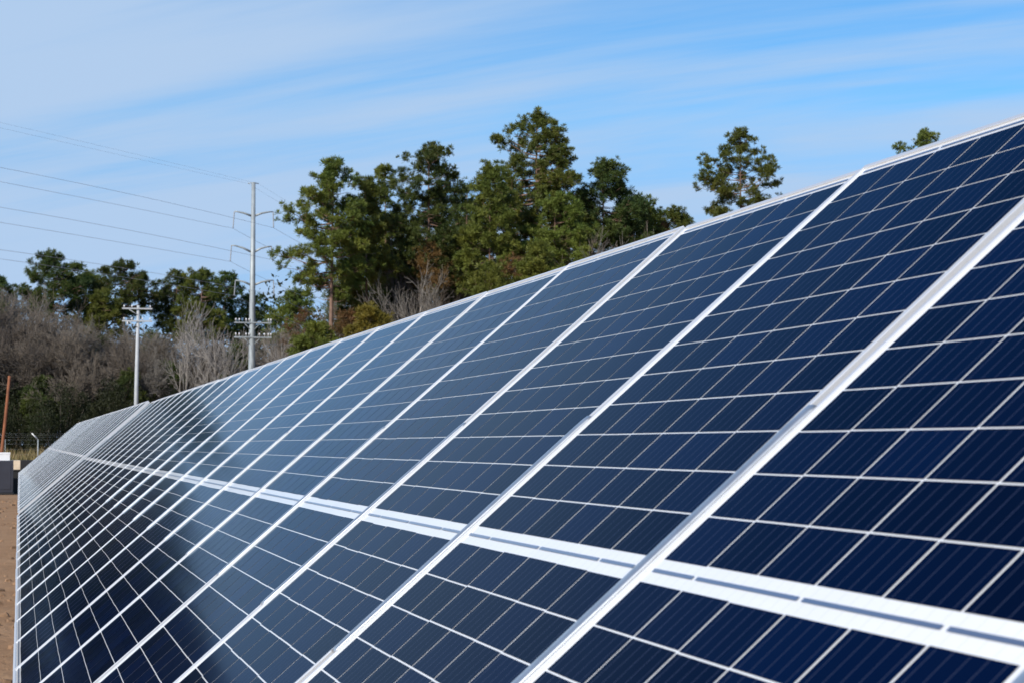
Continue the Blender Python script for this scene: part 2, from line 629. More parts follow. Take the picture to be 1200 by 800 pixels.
cell_sets = [(cell_half(1, s), cell_half(-1, s+50)) for s in range(6)]


def ribbon_mesh(x, a, b):
    y0, y1 = -3*CP+a*CP+0.006, -3*CP+b*CP-0.006
    return mesh_np('bus_ribbon', [(x-0.003, y0, .0012), (x+0.003, y0, .0012), (x+0.003, y1, .0012), (x-0.003, y1, .0012)], [(0, 1, 2, 3)])


ribbons = [ribbon_mesh(0, a, b) for a, b in ((0, 1), (1, 3), (3, 5), (5, 6))]
XE = BAND/2+12*RP+0.0085
ribbons += [ribbon_mesh(x, a, b) for x in (XE, -XE) for a, b in ((0, 2), (2, 4), (4, 6))]

# long clamp rail seated on the joint between two panels (a rounded hat profile with tapering ends)
bm = bmesh.new()
hp = [(-0.0145, 0.0038), (-0.0140, 0.0058), (-0.0105, 0.0074), (-0.005, 0.0082), (0, 0.0084), (0.005, 0.0082), (0.0105, 0.0074), (0.0140, 0.0058), (0.0145, 0.0038)]
prev = None
for x, h in ((-0.315, 0.55), (-0.305, 0.85), (-0.28, 1.0), (0.28, 1.0), (0.305, 0.85), (0.315, 0.55)):
    ring = [bm.verts.new((x, HW+0.01+y, 0.0037+(z-0.0037)*h)) for y, z in hp]
    if prev:
        for k in range(len(hp)-1):
            bm.faces.new((prev[k], prev[k+1], ring[k+1], ring[k])).smooth = True
        bm.faces.new((prev[-1], prev[0], ring[0], ring[-1]))
    else:
        bm.faces.new(ring)
    prev = ring
bm.faces.new(prev[::-1])
clamp_me = bm_mesh('clamp_rail', bm)

def panel(k, y, dz, dtilt, label, group, clamp=True):
    p = Vector((MIDX, y, MIDZ+dz))
    r = empty('solar_panel', p, label, 'solar panel', group)
    r.rotation_euler = (rng.gauss(0, 0.0006), -(TILT+dtilt+rng.gauss(0, 0.0016)), rng.gauss(0, 0.0003))
    obj('frame', frame_me, None, r)
    obj('backsheet', sheet_me, None, r)
    a, b = cell_sets[k % len(cell_sets)]
    obj('cell_grid', a, None, r)
    obj('cell_grid', b, None, r)
    if k < 14 and 'near' in group:
        for q in ribbons:
            obj('bus_ribbon', q, None, r)
    if clamp:
        obj('clamp_rail', clamp_me, None, r)
    return r


frame_me.materials.append(M['frame'])
sheet_me.materials.append(M['backsheet'])
for a, b in cell_sets:
    a.materials.append(M['cell'])
    b.materials.append(M['cell'])
for q in ribbons:
    q.materials.append(M['ribbon'])
clamp_me.materials.append(M['galv'])

WORDS = ['nearest', 'second nearest', 'third nearest', 'fourth nearest', 'fifth nearest', 'sixth nearest', 'seventh nearest', 'eighth nearest',
         'ninth nearest', 'tenth nearest', 'eleventh nearest', 'twelfth nearest']
LASTW = ['last', 'second to last', 'third to last', 'fourth to last', 'fifth to last', 'sixth to last', 'seventh to last', 'eighth to last',
         'ninth to last', 'tenth to last', 'eleventh to last', 'twelfth to last']
SPECIAL = {0: 'dark blue solar panel cropped by the right edge of the photo, lower right corner',
           1: 'deep navy solar panel filling the right foreground, cut by the right edge',
           2: 'deep navy solar panel rising below the rightmost treetop at the right edge',
           3: 'blue solar panel below the lone round-crowned pine on the right',
           4: 'blue solar panel whose top edge meets the low right end of the pine group'}
NEAR_N = 23                     # joints -2 .. 21
for k in range(-2, 21):
    i = k+2
    if i in SPECIAL:
        lab = SPECIAL[i]
    elif i < 12:
        lab = '%s solar panel of the near block, counted from the right' % WORDS[i]
    else:
        lab = '%s solar panel before the wide white gap' % LASTW[NEAR_N-1-i]
    panel(i, Y0+PITCHR*(k+0.5), 0, 0, lab, 'solar panels of the near block', clamp=i < 12)
END_NEAR = Y0+PITCHR*21-0.01
FAR0 = END_NEAR+0.62
FAR_N = 30
for i in range(FAR_N):
    y = FAR0+0.5+PITCHR*i
    rise = 0.020+0.055*(i/FAR_N)
    if i == 0:
        lab = 'first solar panel beyond the wide white gap, pale strip seen almost edge on'
    elif i == FAR_N-1:
        lab = 'farthest solar panel of the whole row, at its left end above the dark cabinet'
    else:
        lab = 'pale silvery solar panel seen almost edge on within the far block'
    panel(i, y, rise, 0.004, lab, 'solar panels of the far block', clamp=False)
FAR1 = FAR0+FAR_N*PITCHR


def rack(name, ya, yb, dz, label):
    r = empty('panel_rack', (MIDX, ya, 0), label, 'panel rack', 'racks under the panels')
    c = Vector((MIDX, 0, MIDZ+dz)) - NORM*0.135
    bm = bmesh.new()
    bm_tube(bm, [(c.x-MIDX, 0, c.z), (c.x-MIDX, yb-ya, c.z)], 0.065, 16)
    obj('torque_tube', bm_mesh('torque_tube', bm), M['galv'], r)
    # short rails across the tube, one under each joint
    n = int(round((yb-ya)/PITCHR))
    bm = bmesh.new()
    pts = []
    for q_, h_ in ((-0.34, -0.068), (0.34, -0.068), (0.34, -0.0345), (-0.34, -0.0345)):
        q = Vector((0, 0, MIDZ+dz))+SLOPE*q_+NORM*h_
        pts.append((q.x, q.z))
    va = [bm.verts.new((x, -0.022, z)) for x, z in pts]
    vb = [bm.verts.new((x, 0.022, z)) for x, z in pts]
    bm.faces.new(va[::-1])
    bm.faces.new(vb)
    for j in range(4):
        bm.faces.new((va[j], va[(j+1) % 4], vb[(j+1) % 4], vb[j]))
    rail_me = bm_mesh('cross_rail', bm)
    for i in range(n+1):
        obj('cross_rail', rail_me, M['galv'], r).location.y = min(max(i*PITCHR-0.01, 0.03), yb-ya-0.03)
    y = 1.5
    while y < yb-ya:
        bm = bmesh.new()
        X = c.x-MIDX
        bm_box(bm, X-0.075, X-0.067, y-0.05, y+0.05, -0.3, c.z-0.08)
        bm_box(bm, X+0.067, X+0.075, y-0.05, y+0.05, -0.3, c.z-0.08)
        bm_box(bm, X-0.0668, X+0.0668, y-0.004, y+0.004, -0.3, c.z-0.08)
        obj('post', bm_mesh('post', bm), M['galv'], r)
        y += 5.6
    return r


rack('rack', Y0-2*PITCHR, END_NEAR+0.1, 0, 'galvanised steel rack carrying the near block of solar panels')
rack('rack', FAR0-0.1, FAR1, 0.045, 'galvanised steel rack carrying the far block of solar panels')

# ------------------------------------------------------------------ equipment at the far left
S60 = mpp(10, 60)
c0 = ground_at(-12, 60)
cab = empty('equipment_cabinet', c0, 'dark slate equipment cabinet standing on the dirt at the left edge', 'cabinet')
w_ = 26*S60
hC = 1.5-(539-521)*S60
bm = bmesh.new()
bm_box(bm, -w_, 27*S60, 0, 0.9, 0.06, hC, 0.02)
obj('body', bm_mesh('body', bm), M['cabinet'], cab)
bm = bmesh.new()
bm_box(bm, -w_-0.02, 27*S60+0.02, -0.03, 0.93, 0.0, 0.0595, 0.01)
obj('plinth', bm_mesh('plinth', bm), M['black'], cab)
bm = bmesh.new()
bm_box(bm, 0.02, 25*S60-0.02, -0.012, -0.001, 0.16, hC-0.1, 0.004)
dr = obj('door', bm_mesh('door', bm), M['cabinet'], cab)
bm = bmesh.new()
bm_box(bm, 0.06, 0.085, -0.045, -0.0125, hC*0.5, hC*0.5+0.14, 0.005)
obj('handle', bm_mesh('handle', bm), M['galv'], dr)

wb = empty('white_box', Vector((c0.x, c0.y, hC)), 'small white box on top of the dark slate cabinet', 'box')
bm = bmesh.new()
hw = 9.5*S60
bm_box(bm, -14*S60, 23*S60, 0.1, 0.5, 0.0, hw*0.78, 0.008)
obj('body', bm_mesh('body', bm), M['white'], wb)
bm = bmesh.new()
bm_box(bm, -14.4*S60, 23.4*S60, 0.09, 0.51, hw*0.78+.0005, hw, 0.008)
obj('lid', bm_mesh('lid', bm), M['white'], wb)

c1 = ground_at(15, 61.5)
cr = empty('black_crate', c1, 'low black crate beside the slate cabinet, carrying a beige carton', 'crate')
hB = 1.5-(549.5-521)*mpp(15, 61.5)
bm = bmesh.new()
bm_box(bm, -0.05, 0.55, 0, 0.6, 0, hB-0.05, 0.015)
obj('body', bm_mesh('body', bm), M['black'], cr)
bm = bmesh.new()
bm_box(bm, -0.07, 0.57, -0.02, 0.62, hB-0.0495, hB, 0.01)
obj('rim', bm_mesh('rim', bm), M['black'], cr)
ca = empty('carton', Vector((c1.x, c1.y, hB)), 'beige carton resting on the low black crate', 'carton')
bm = bmesh.new()
bm_box(bm, -0.04, 9*S60, 0.02, 0.32, 0, 11*S60, 0.006)
obj('body', bm_mesh('body', bm), M['carton'], ca)
bm = bmesh.new()
bm_box(bm, -0.04, 9*S60, 0.145, 0.195, 11*S60+.0005, 11*S60+.0025)
obj('tape', bm_mesh('tape', bm), M['white'], ca)
c2 = ground_at(14, 63.2)
bk = empty('black_cabinet', c2, 'taller black cabinet behind the beige carton and low crate', 'cabinet')
hK = 1.5-(538.5-521)*mpp(15, 63.2)
bm = bmesh.new()
bm_box(bm, 0.05, 0.75, 0, 0.6, 0.05, hK, 0.015)
obj('body', bm_mesh('body', bm), M['black'], bk)
bm = bmesh.new()
bm_box(bm, 0.03, 0.77, -0.02, 0.62, 0, 0.0495, 0.01)
obj('plinth', bm_mesh('plinth', bm), M['cabinet'], bk)

pb = ground_at(-1.0, 100)
pt = at(11, 440, 100)
bm = bmesh.new()
ps = [pb+(pt-pb)*t+Vector((0.03*math.sin(t*3.0), 0, 0)) for t in (0, .25, .5, .75, 1)]
ps[0] = pb-(pt-pb)*0.03
bm_tube(bm, [p-pb for p in ps], [0.085, 0.082, 0.079, 0.076, 0.07], 12)
po = obj('timber_pole', bm_mesh('timber_pole', bm), M['timber'])
po.location = pb
tag(po, 'rust brown wooden pole leaning right, behind the dark cabinet at the left edge', 'pole')

# fence beyond the road: galvanised posts with out-leaning barb arms, thin wires
fY = 186.0
fo = ground_at(44.5, fY)
fe = empty('wire_fence', fo, 'wire fence of galvanised posts with white angled barb arms beyond the road', 'fence')
sp_ = mpp(44, fY)*37
for i in range(-6, 9):
    bm = bmesh.new()
    bm_tube(bm, [(i*sp_, 0, -0.2), (i*sp_, 0, 2.05)], 0.055 if i == 0 else 0.022, 8)
    ob = obj('post', bm_mesh('post', bm), M['pole_steel'], fe)
    bm = bmesh.new()
    bm_tube(bm, [(i*sp_, 0, 2.03), (i*sp_-0.58, -0.22, 2.62)], 0.05 if i == 0 else 0.016, 8)
    obj('barb_arm', bm_mesh('barb_arm', bm), M['white'] if i == 0 else M['galv'], ob)
for z, dx, dy in ((0.1, 0, -.04), (0.6, 0, -.04), (1.1, 0, -.04), (1.6, 0, -.04), (2.0, 0, -.04), (2.24, -.19, -.07), (2.41, -.36, -.13), (2.57, -.52, -.19)):
    bm = bmesh.new()
    bm_tube(bm, [(-6*sp_+dx, dy, z), (8*sp_+dx, dy, z)], 0.0025, 4)
    obj('wire', bm_mesh('wire', bm), M['wire'], fe)

# ------------------------------------------------------------------ transmission pole and its wires
PY = 165.0
pbase = ground_at(294.2, PY)
S = mpp(294, PY)


def hz(py):                     # height of a picture row at the pole's distance
    return 1.5+(521-py)*S*1.0


tp = empty('transmission_pole', pbase, 'tall grey steel transmission pole with three pairs of upswept arms', 'utility pole')
top = hz(213)
bm = bmesh.new()
bm_tube(bm, [(0, 0, -0.3), (0, 0, 6.0), (0.02, 0, 14), (0.05, 0, top)], [0.345, 0.31, 0.25, 0.17], 12)
obj('shaft', bm_mesh('shaft', bm), M['pole_steel'], tp)
bm = bmesh.new()
bm_tube(bm, [(-0.42, 0, top-0.1), (0.05, 0, top-0.02), (0.5, 0, top-0.1)], 0.045, 6)
obj('shield_wire_bracket', bm_mesh('bracket', bm), M['pole_steel'], tp)
attach = []                     # world points of the conductors
for (ly, lx, lh, ry, rx, rh, by_) in ((248, 273, 268, 247, 318.5, 266, 252.5), (288, 270, 307, 288, 317, 304, 295), (329, 275, 347, 328, 319.5, 345, 334)):
    for sx, tx, ty, hy in ((-1, lx, ly, lh), (1, rx, ry, rh)):
        X = (tx-294.6)*S
        z0, z1 = hz(by_), hz(ty)
        bm = bmesh.new()
        bm_tube(bm, [(sx*0.15, 0, z0), (X*0.45, 0, z0+(z1-z0)*0.62), (X*0.8, 0, z0+(z1-z0)*0.95), (X, 0, z1)], [0.10, 0.085, 0.065, 0.05], 8)
        a = obj('arm', bm_mesh('arm', bm), M['pole_steel'], tp)
        bm = bmesh.new()
        bx_ = X-0.10 if sx < 0 else X+0.05
        zi = hz(hy)
        pts, rr = [], []
        for i in range(13):
            t = i/12
            pts.append((X+(bx_-X)*t, 0, z1+(zi-z1)*t))
            rr.append(0.055 if i % 2 else 0.035)
        bm_tube(bm, pts, rr, 8)
        obj('insulator', bm_mesh('insulator', bm), M['insul'], a)
        attach.append(pbase+Vector((bx_, 0, zi)))
for cy in (378.5, 395.5):
    z = hz(cy)
    bm = bmesh.new()
    bm_box(bm, -21*S, 22.5*S, -0.30, -0.18, z-0.06, z+0.06, 0.01)
    ca_ = obj('crossarm', bm_mesh('crossarm', bm), M['pole_steel'], tp)
    for sx in (-1, 1):
        bm = bmesh.new()
        bm_tube(bm, [(sx*9*S, -0.24, z-0.08), (sx*0.2, -0.2, z-0.55)], 0.035, 6)
        obj('brace', bm_mesh('brace', bm), M['pole_steel'], ca_)
    for px in (275.5, 279.5, 287.5, 291, 303, 309, 313.5, 316.5):
        X = (px-294.6)*S
        if cy < 390 and 300 < px < 312:
            continue
        bm = bmesh.new()
        bm_tube(bm, [(X, -0.24, z+0.062), (X, -0.24, z+0.2), (X, -0.24, z+0.21), (X, -0.24, z+0.36)], [0.03, 0.03, 0.07, 0.055], 8)
        obj('insulator', bm_mesh('insulator', bm), M['porcelain'], ca_)


def wire(p, yleft, label, sag_l=None, right=True, rad=0.013):
    """Sagging conductor: from off the left of the view, past its insulator, on to the woods at the right."""
    # the previous support stands left of the view, nearer than this pole
    L = at(-420, 400, 118.0)
    z_l = p.z+0.4
    pts = []
    # sag chosen so that the wire crosses the left edge of the view at row yleft
    best = None
    for sg in np.linspace(-0.5, 6, 131):
        for i in range(1, 60):
            t = i/60
            q = p.lerp(Vector((L.x+(p.x-pbase.x), L.y, z_l)), t)
            q.z -= sg*4*t*(1-t)
            d = q-EYE
            sx = 600+FPX*d.dot(RGT)/d.dot(FWD)
            if sx <= 0:
                sy = 400-FPX*d.dot(UPV)/d.dot(FWD)
                if best is None or abs(sy-yleft) < best[0]:
                    best = (abs(sy-yleft), sg)
                break
    sg = best[1]
    for i in range(24, 0, -1):
        t = i/24
        q = p.lerp(Vector((L.x+(p.x-pbase.x), L.y, z_l)), t)
        q.z -= sg*4*t*(1-t)
        pts.append(q)
    pts.append(p.copy())
    R_ = Vector((p.x+38, p.y+55, p.z-1.0))
    for i in range(1, 17):
        t = i/16
        q = p.lerp(R_, t)
        q.z -= 2.6*4*t*(1-t)
        pts.append(q)
    bm = bmesh.new()
    bm_tube(bm, [q-p for q in pts], rad, 5)
    o = obj('power_line', bm_mesh('power_line', bm), M['wire'])
    o.location = p
    tag(o, label, 'power line', 'wires of the transmission line')
    return sg


LV = ['top', 'middle', 'lowest']
SGS = []
for i, (p, yl) in enumerate(zip(attach, (212, 195, 259, 241, 303.5, 289))):
    SGS.append(wire(p, yl, '%s conductor hung from the %s %s arm of the steel pole' % ('sagging dark', LV[i//2], 'left' if i % 2 == 0 else 'right')))
SGS.append(wire(pbase+Vector((-0.42, 0, top-0.12)), 148.5, 'thin shield wire at the left tip of the transmission pole top', rad=0.006))
SGS.append(wire(pbase+Vector((0.5, 0, top-0.12)), 144, 'thin shield wire at the right tip of the transmission pole top', rad=0.006))
print('sags', [round(s, 2) for s in SGS])

# ------------------------------------------------------------------ white distribution pole
DY = 158.0
db = ground_at(158.5, DY)
S2 = mpp(158, DY)
dp = empty('utility_pole', db, 'slim white utility pole with two crossarms in front of the bare woods', 'utility pole')
zt = 1.5+(521-358)*S2
bm = bmesh.new()
bm_tube(bm, [(0, 0, -0.2), (0.05, 0, zt*0.5), (0.13, 0, zt)], [0.19, 0.165, 0.12], 12)
obj('shaft', bm_mesh('shaft', bm), M['pole_pale'], dp)
for j, cy in enumerate((362, 376.5)):
    z = 1.5+(521-cy)*S2
    bm = bmesh.new()
    bm_box(bm, (142.5-159.5)*S2, (177.5-159.5)*S2, -0.22, -0.125, z-0.06, z+0.06, 0.008)
    ca_ = obj('crossarm', bm_mesh('crossarm', bm), M['pole_pale'], dp)
    bm = bmesh.new()
    bm_tube(bm, [(-9*S2, -0.17, z-0.07), (0.08, -0.14, z-0.5)], 0.03, 6)
    if j:
        obj('brace', bm_mesh('brace', bm), M['pole_pale'], ca_)
        bm = bmesh.new()
        bm_tube(bm, [(9*S2, -0.17, z-0.07), (0.14, -0.14, z-0.5)], 0.03, 6)
    obj('brace', bm_mesh('brace', bm), M['pole_pale'], ca_)
    for px in ((145, 154, 175) if j == 0 else (145, 154, 166, 175)):
        X = (px-159.5)*S2
        bm = bmesh.new()
        bm_tube(bm, [(X, -0.172, z+0.062), (X, -0.172, z+0.12), (X, -0.172, z+0.13), (X, -0.172, z+0.27)], [0.025, 0.025, 0.065, 0.05], 8)
        obj('insulator', bm_mesh('insulator', bm), M['porcelain'], ca_)
    if j:
        bm = bmesh.new()
        bm_tube(bm, [((149-159.5)*S2, -0.172, z-0.07), ((149-159.5)*S2, -0.172, z-0.3)], 0.06, 8)
        obj('cutout', bm_mesh('cutout', bm), M['porcelain'], ca_)


# ------------------------------------------------------------------ trees
def needles(centres, dirs, rad, nb=15, width=0.017, seed=0):
    """One spray of thin blades at each shoot tip."""
    g = np.random.default_rng(seed)
    n = len(centres)
    c = np.repeat(np.asarray(centres), nb, axis=0)
    d = np.repeat(np.asarray(dirs), nb, axis=0)
    r = np.repeat(np.asarray(rad), nb)
    v = g.normal(0, 1, (n*nb, 3))
    v /= np.linalg.norm(v, axis=1)[:, None]
    v = v*1.0+d*0.6
    v[:, 2] += 0.25
    v /= np.linalg.norm(v, axis=1)[:, None]
    side = np.cross(v, g.normal(0, 1, (n*nb, 3)))
    side /= np.linalg.norm(side, axis=1)[:, None]+1e-9
    ln = r*g.uniform(0.75, 1.15, n*nb)
    w_ = width*g.uniform(0.7, 1.4, n*nb)*(r/0.3)
    start = c+v*(ln*0.05)[:, None]
    T = np.zeros((n*nb, 3, 3))
    T[:, 0] = start-side*w_[:, None]*0.5
    T[:, 1] = start+side*w_[:, None]*0.5
    T[:, 2] = c+v*ln[:, None]
    # blunt the blades a little: add a second triangle to make a slim kite
    T2 = np.zeros_like(T)
    mid = c+v*(ln*0.6)[:, None]
    T[:, 2] = mid+side*w_[:, None]
    T2[:, 0] = start+side*w_[:, None]*0.2
    T2[:, 1] = mid+side*w_[:, None]
    T2[:, 2] = c+v*ln[:, None]
    T[:, 1] = mid-side*w_[:, None]
    T2[:, 0] = mid-side*w_[:, None]
    return np.concatenate([T, T2])


def pine_meshes(seed, height, prof, trunk_r, tufts=900, depth=0.9, tuft=(0.28, 0.46), lean=0.0, low_dead=10, nb=36, gap=0.25):
    """prof: list of (z, left reach, right reach), rising; reaches in metres in the local -X/+X directions.
    Returns trunk mesh and crown mesh."""
    r = random.Random(seed)
    zs = [p[0] for p in prof]
    zb, ztp = zs[0], zs[-1]

    def reach(z, az):
        l = np.interp(z, zs, [p[1] for p in prof])
        q = np.interp(z, zs, [p[2] for p in prof])
        c = math.cos(az)
        side = q if c > 0 else l
        avg = (l+q)*0.5*depth
        return math.sqrt((side*c)**2+(avg*math.sin(az))**2)

    ph = r.random()*6

    def axis(z):
        t = z/height
        return Vector((lean*t*t*height+0.12*math.sin(3*t+ph), 0.12*math.sin(2.4*t+ph*2), z))

    tufts = int(tufts*1.35)
    segs = []
    nz_ = 16
    for i in range(nz_):
        a, b = i/nz_*ztp, (i+1)/nz_*ztp
        ra = trunk_r*(1-0.86*(i/nz_)**1.1)*(1.25 if i == 0 else 1)
        rb = trunk_r*(1-0.86*((i+1)/nz_)**1.1)
        A, B = axis(a), axis(b)
        if i == 0:
            A.z -= 0.2
        segs.append((A, B, ra, rb))
    cen, dr_, rad = [], [], []
    whorl = zb
    branches = []
    n_br = int(34+tufts/28)
    for i in range(n_br):
        z = zb+(ztp-zb)*(((i+r.random())/n_br)**0.92)
        branches.append((z, r.random()*2*math.pi))
    per = tufts/n_br
    wsum = sum(reach(z, a)+0.3 for z, a in branches)
    for z, az in branches:
        R = reach(z, az)*r.uniform(0.80, 1.10)
        if r.random() < 0.12:
            R *= 0.6
        R = max(R, 0.25)
        rise = r.uniform(0.05, 0.45)*R*(0.4+0.9*(z-zb)/(ztp-zb+.01))
        z0 = max(z-rise*0.8, zb*0.9)
        A = axis(z0)
        dirv = Vector((math.cos(az), math.sin(az), 0))
        end = axis(min(z, ztp))+dirv*R
        end.z = z+rise*0.2
        mid = A.lerp(end, 0.5)+Vector((r.uniform(-.15, .15), r.uniform(-.15, .15), -0.08*R+r.uniform(-.1, .1)))
        br = max(0.02, trunk_r*0.24*(R/3.0)**0.7)
        pts = [A, A.lerp(mid, 0.55)+Vector((0, 0, -0.02*R)), mid, mid.lerp(end, 0.5)+Vector((0, 0, 0.03*R)), end]
        for j in range(4):
            segs.append((pts[j], pts[j+1], br*(1-j*0.22), br*(1-(j+1)*0.22)))
        k = max(3, int(tufts*(R+0.3)/wsum*r.uniform(0.7, 1.3)))
        # shoots gathered in a few twig fans along the branch
        nf = max(1, int(round(k/6)))
        for f in range(nf):
            u = 1-(r.random()**1.5)*(0.72 if R > 1.2 else 0.5)
            s = u*4
            j = min(3, int(s))
            P = pts[j].lerp(pts[j+1], s-j)
            fw = (pts[j+1]-pts[j]).normalized()
            fdir = (fw+Vector((r.gauss(0, .75), r.gauss(0, .75), r.gauss(0.32, .4)))).normalized()
            fl = r.uniform(0.25, 0.85)*(0.55+0.22*R)
            Q = P+fdir*fl
            segs.append((P, Q, br*0.35, 0.012))
            for q in range(max(2, int(round(k/nf)))):
                tt = r.uniform(0.35, 1.05)
                W = P.lerp(Q, tt)+Vector((r.gauss(0, .24), r.gauss(0, .24), r.gauss(0.04, .17)))
                cen.append(tuple(W))
                d2 = (fdir+Vector((r.gauss(0, .5), r.gauss(0, .5), r.gauss(.35, .4)))).normalized()
                dr_.append(tuple(d2))
                rad.append(r.uniform(*tuft))
    # leader shoots at the very top
    for _ in range(10):
        A = axis(ztp-r.uniform(0.05, 0.9))
        B = A+Vector((r.gauss(0, .35), r.gauss(0, .35), r.uniform(.0, .4)))
        segs.append((A, B, 0.03, 0.012))
        for q in range(3):
            cen.append(tuple(B+Vector((r.gauss(0, .12), r.gauss(0, .12), r.gauss(0, .15)))))
            dr_.append((0, 0, 1))
            rad.append(r.uniform(*tuft))
    # dead stubs under the crown
    for _ in range(low_dead):
        z = r.uniform(zb*0.45, zb)
        az = r.random()*6.28
        A = axis(z)
        B = A+Vector((math.cos(az), math.sin(az), r.uniform(-.2, .35)))*r.uniform(0.4, 1.8)
        segs.append((A, B, 0.035, 0.012))
    return mesh_tubes('trunk', segs, 5), mesh_tris('crown', needles(cen, dr_, rad, nb, seed=seed))


FACE = -YAW                     # turns local X to the view's sideways direction


def pine(px, dist, prof_px, label, seed, tufts=900, tr=0.2, needle='needle', group=None, lean=0.0, bark='pine_bark', tuft=(0.28, 0.46), nb=36, low_dead=10, depth=0.9):
    """prof_px: rows (y, x left, x right) from the foot of the crown up to the top."""
    s = mpp(px, dist)
    base = ground_at(px, dist)
    pr = []
    for y, a, b in prof_px:
        pr.append((1.5+(521-y)*s, max(0.15, (px-a)*s), max(0.15, (b-px)*s)))
    h = pr[-1][0]
    t, c = pine_meshes(seed, h, pr, tr, tufts, lean=lean, tuft=tuft, nb=nb, low_dead=low_dead, depth=depth)
    o = empty('pine_tree', base, label, 'pine tree', group)
    o.rotation_euler = (0, 0, FACE)
    obj('trunk', t, M[bark], o)
    obj('crown', c, M[needle], o)
    return o


# --- the pine group in the middle of the view
G1 = 'pines in the middle group'
pine(389, 138, [(352, 372, 410), (330, 345, 425), (305, 318, 428), (285, 316, 424), (265, 326, 420), (240, 334, 414), (220, 350, 412), (205, 366, 406), (191, 374, 396)],
     'tall pine with a bare pinkish trunk, leftmost of the middle group, beside the steel pole', 101, 1150, 0.25, 'needle', G1)
pine(428, 141, [(392, 400, 460), (340, 398, 458), (290, 402, 452), (250, 405, 448), (228, 414, 442), (212, 422, 434)],
     'yellow green pine tucked just right of the leftmost tall pine', 102, 950, 0.18, 'needle', G1)
pine(449, 147, [(330, 432, 472), (270, 432, 470), (235, 436, 462), (215, 441, 456), (197, 445, 452)],
     'slender pine with a thin pointed leader left of the round dark pine', 103, 420, 0.14, 'needle', G1)
pine(500, 143, [(345, 462, 535), (300, 452, 545), (262, 452, 546), (232, 460, 540), (205, 463, 530), (186, 474, 524), (174, 488, 512)],
     'dark pine with a rounded crown top, second tall crown of the middle group', 104, 1250, 0.22, 'needle_dark', G1)
pine(572, 140, [(345, 540, 606), (300, 540, 604), (262, 545, 602), (232, 552, 596), (212, 560, 590), (198, 568, 582)],
     'lighter green pine with gaps in its crown at the left foot of the tallest pine', 105, 900, 0.16, 'needle', G1)
pine(628, 146, [(318, 585, 672), (285, 568, 690), (250, 562, 692), (222, 566, 684), (195, 577, 672), (172, 586, 662), (152, 604, 654), (136, 622, 642)],
     'tallest pine of the middle group, with a broad dense crown', 106, 2000, 0.27, 'needle', G1, depth=0.8)
pine(652, 141, [(330, 620, 690), (300, 616, 700), (265, 625, 690), (235, 634, 676)],
     'mid height pine under the right side of the tallest crown', 107, 800, 0.18, 'needle', G1)
pine(708, 147, [(305, 668, 756), (278, 668, 764), (250, 676, 752), (222, 684, 738), (204, 694, 728), (192, 704, 718)],
     'dark pine stepping down to the right of the tallest pine', 108, 1250, 0.2, 'needle_dark', G1)
pine(748, 150, [(292, 728, 782), (270, 728, 780), (252, 736, 772), (238, 746, 762)],
     'short pine filling the slope between the dark stepping pine and the little end pine', 109, 600, 0.16, 'needle', G1)
pine(790, 152, [(285, 774, 812), (268, 774, 812), (258, 780, 804), (250, 786, 796)],
     'little flat topped pine at the right end of the middle group', 110, 260, 0.12, 'needle', G1)
pine(868, 152, [(345, 848, 892), (300, 838, 902), (262, 838, 905), (238, 826, 908), (222, 816, 922), (208, 826, 912), (190, 834, 902), (174, 846, 894), (158, 862, 876)],
     'lone round crowned pine standing in clear sky above the panels', 111, 1150, 0.2, 'needle', 'lone pines on the right')
pine(1089, 158, [(320, 1070, 1110), (260, 1060, 1122), (215, 1056, 1124), (190, 1058, 1122), (174, 1062, 1116), (164, 1070, 1106), (157, 1082, 1096)],
     'treetop peeping over the panel edge at the far right', 112, 900, 0.2, 'needle', 'lone pines on the right')
# more pines behind, closing the lower half of the group
BK = [(412, 158, 262, 30), (437, 163, 250, 32), (470, 160, 255, 30), (486, 167, 272, 28), (520, 158, 226, 34), (546, 152, 218, 30), (535, 170, 240, 34), (448, 146, 300, 26), (478, 146, 305, 26), (530, 147, 285, 28), (455, 172, 258, 34), (500, 175, 250, 40), (425, 170, 270, 34), (545, 165, 262, 28), (556, 157, 235, 26), (590, 160, 232, 28), (606, 168, 215, 30), (668, 160, 205, 34), (684, 165, 232, 34), (730, 163, 262, 30)]
for i, (px, d, ty, hw_) in enumerate(BK):
    pine(px, d, [(395, px-hw_*.9, px+hw_*.9), (350, px-hw_, px+hw_), (ty+50, px-hw_*.9, px+hw_*.9), (ty+20, px-hw_*.6, px+hw_*.6), (ty, px-5, px+5)],
         'dark pine standing deep within the middle group, largely hidden by the front pines', 130+i, 620, 0.15, 'needle_dark', 'background pines of the middle group', nb=22)
# young yellow green pines at their feet
for i, (px, d, ty, by_, hw_, lab) in enumerate(((434, 134, 364, 420, 20, 'bright yellow green young pine at the foot of the leftmost tall pine'),
                                           (372, 136, 385, 430, 24, 'olive young pine on the left at the foot of the leftmost tall pine'),
                                           (575, 134, 318, 375, 24, 'light green young pine below the gap left of the tallest pine'),
                                           (632, 134, 292, 345, 20, 'light green young pine in front of the tallest pine trunk'))):
    pine(px, d, [(by_, px-hw_, px+hw_), ((ty+by_)/2, px-hw_, px+hw_), (ty+12, px-hw_*.6, px+hw_*.6), (ty, px-3, px+3)], lab, 160+i, 340, 0.09,
         'needle_young' if i == 0 else 'needle', 'young pines at the feet of the group')

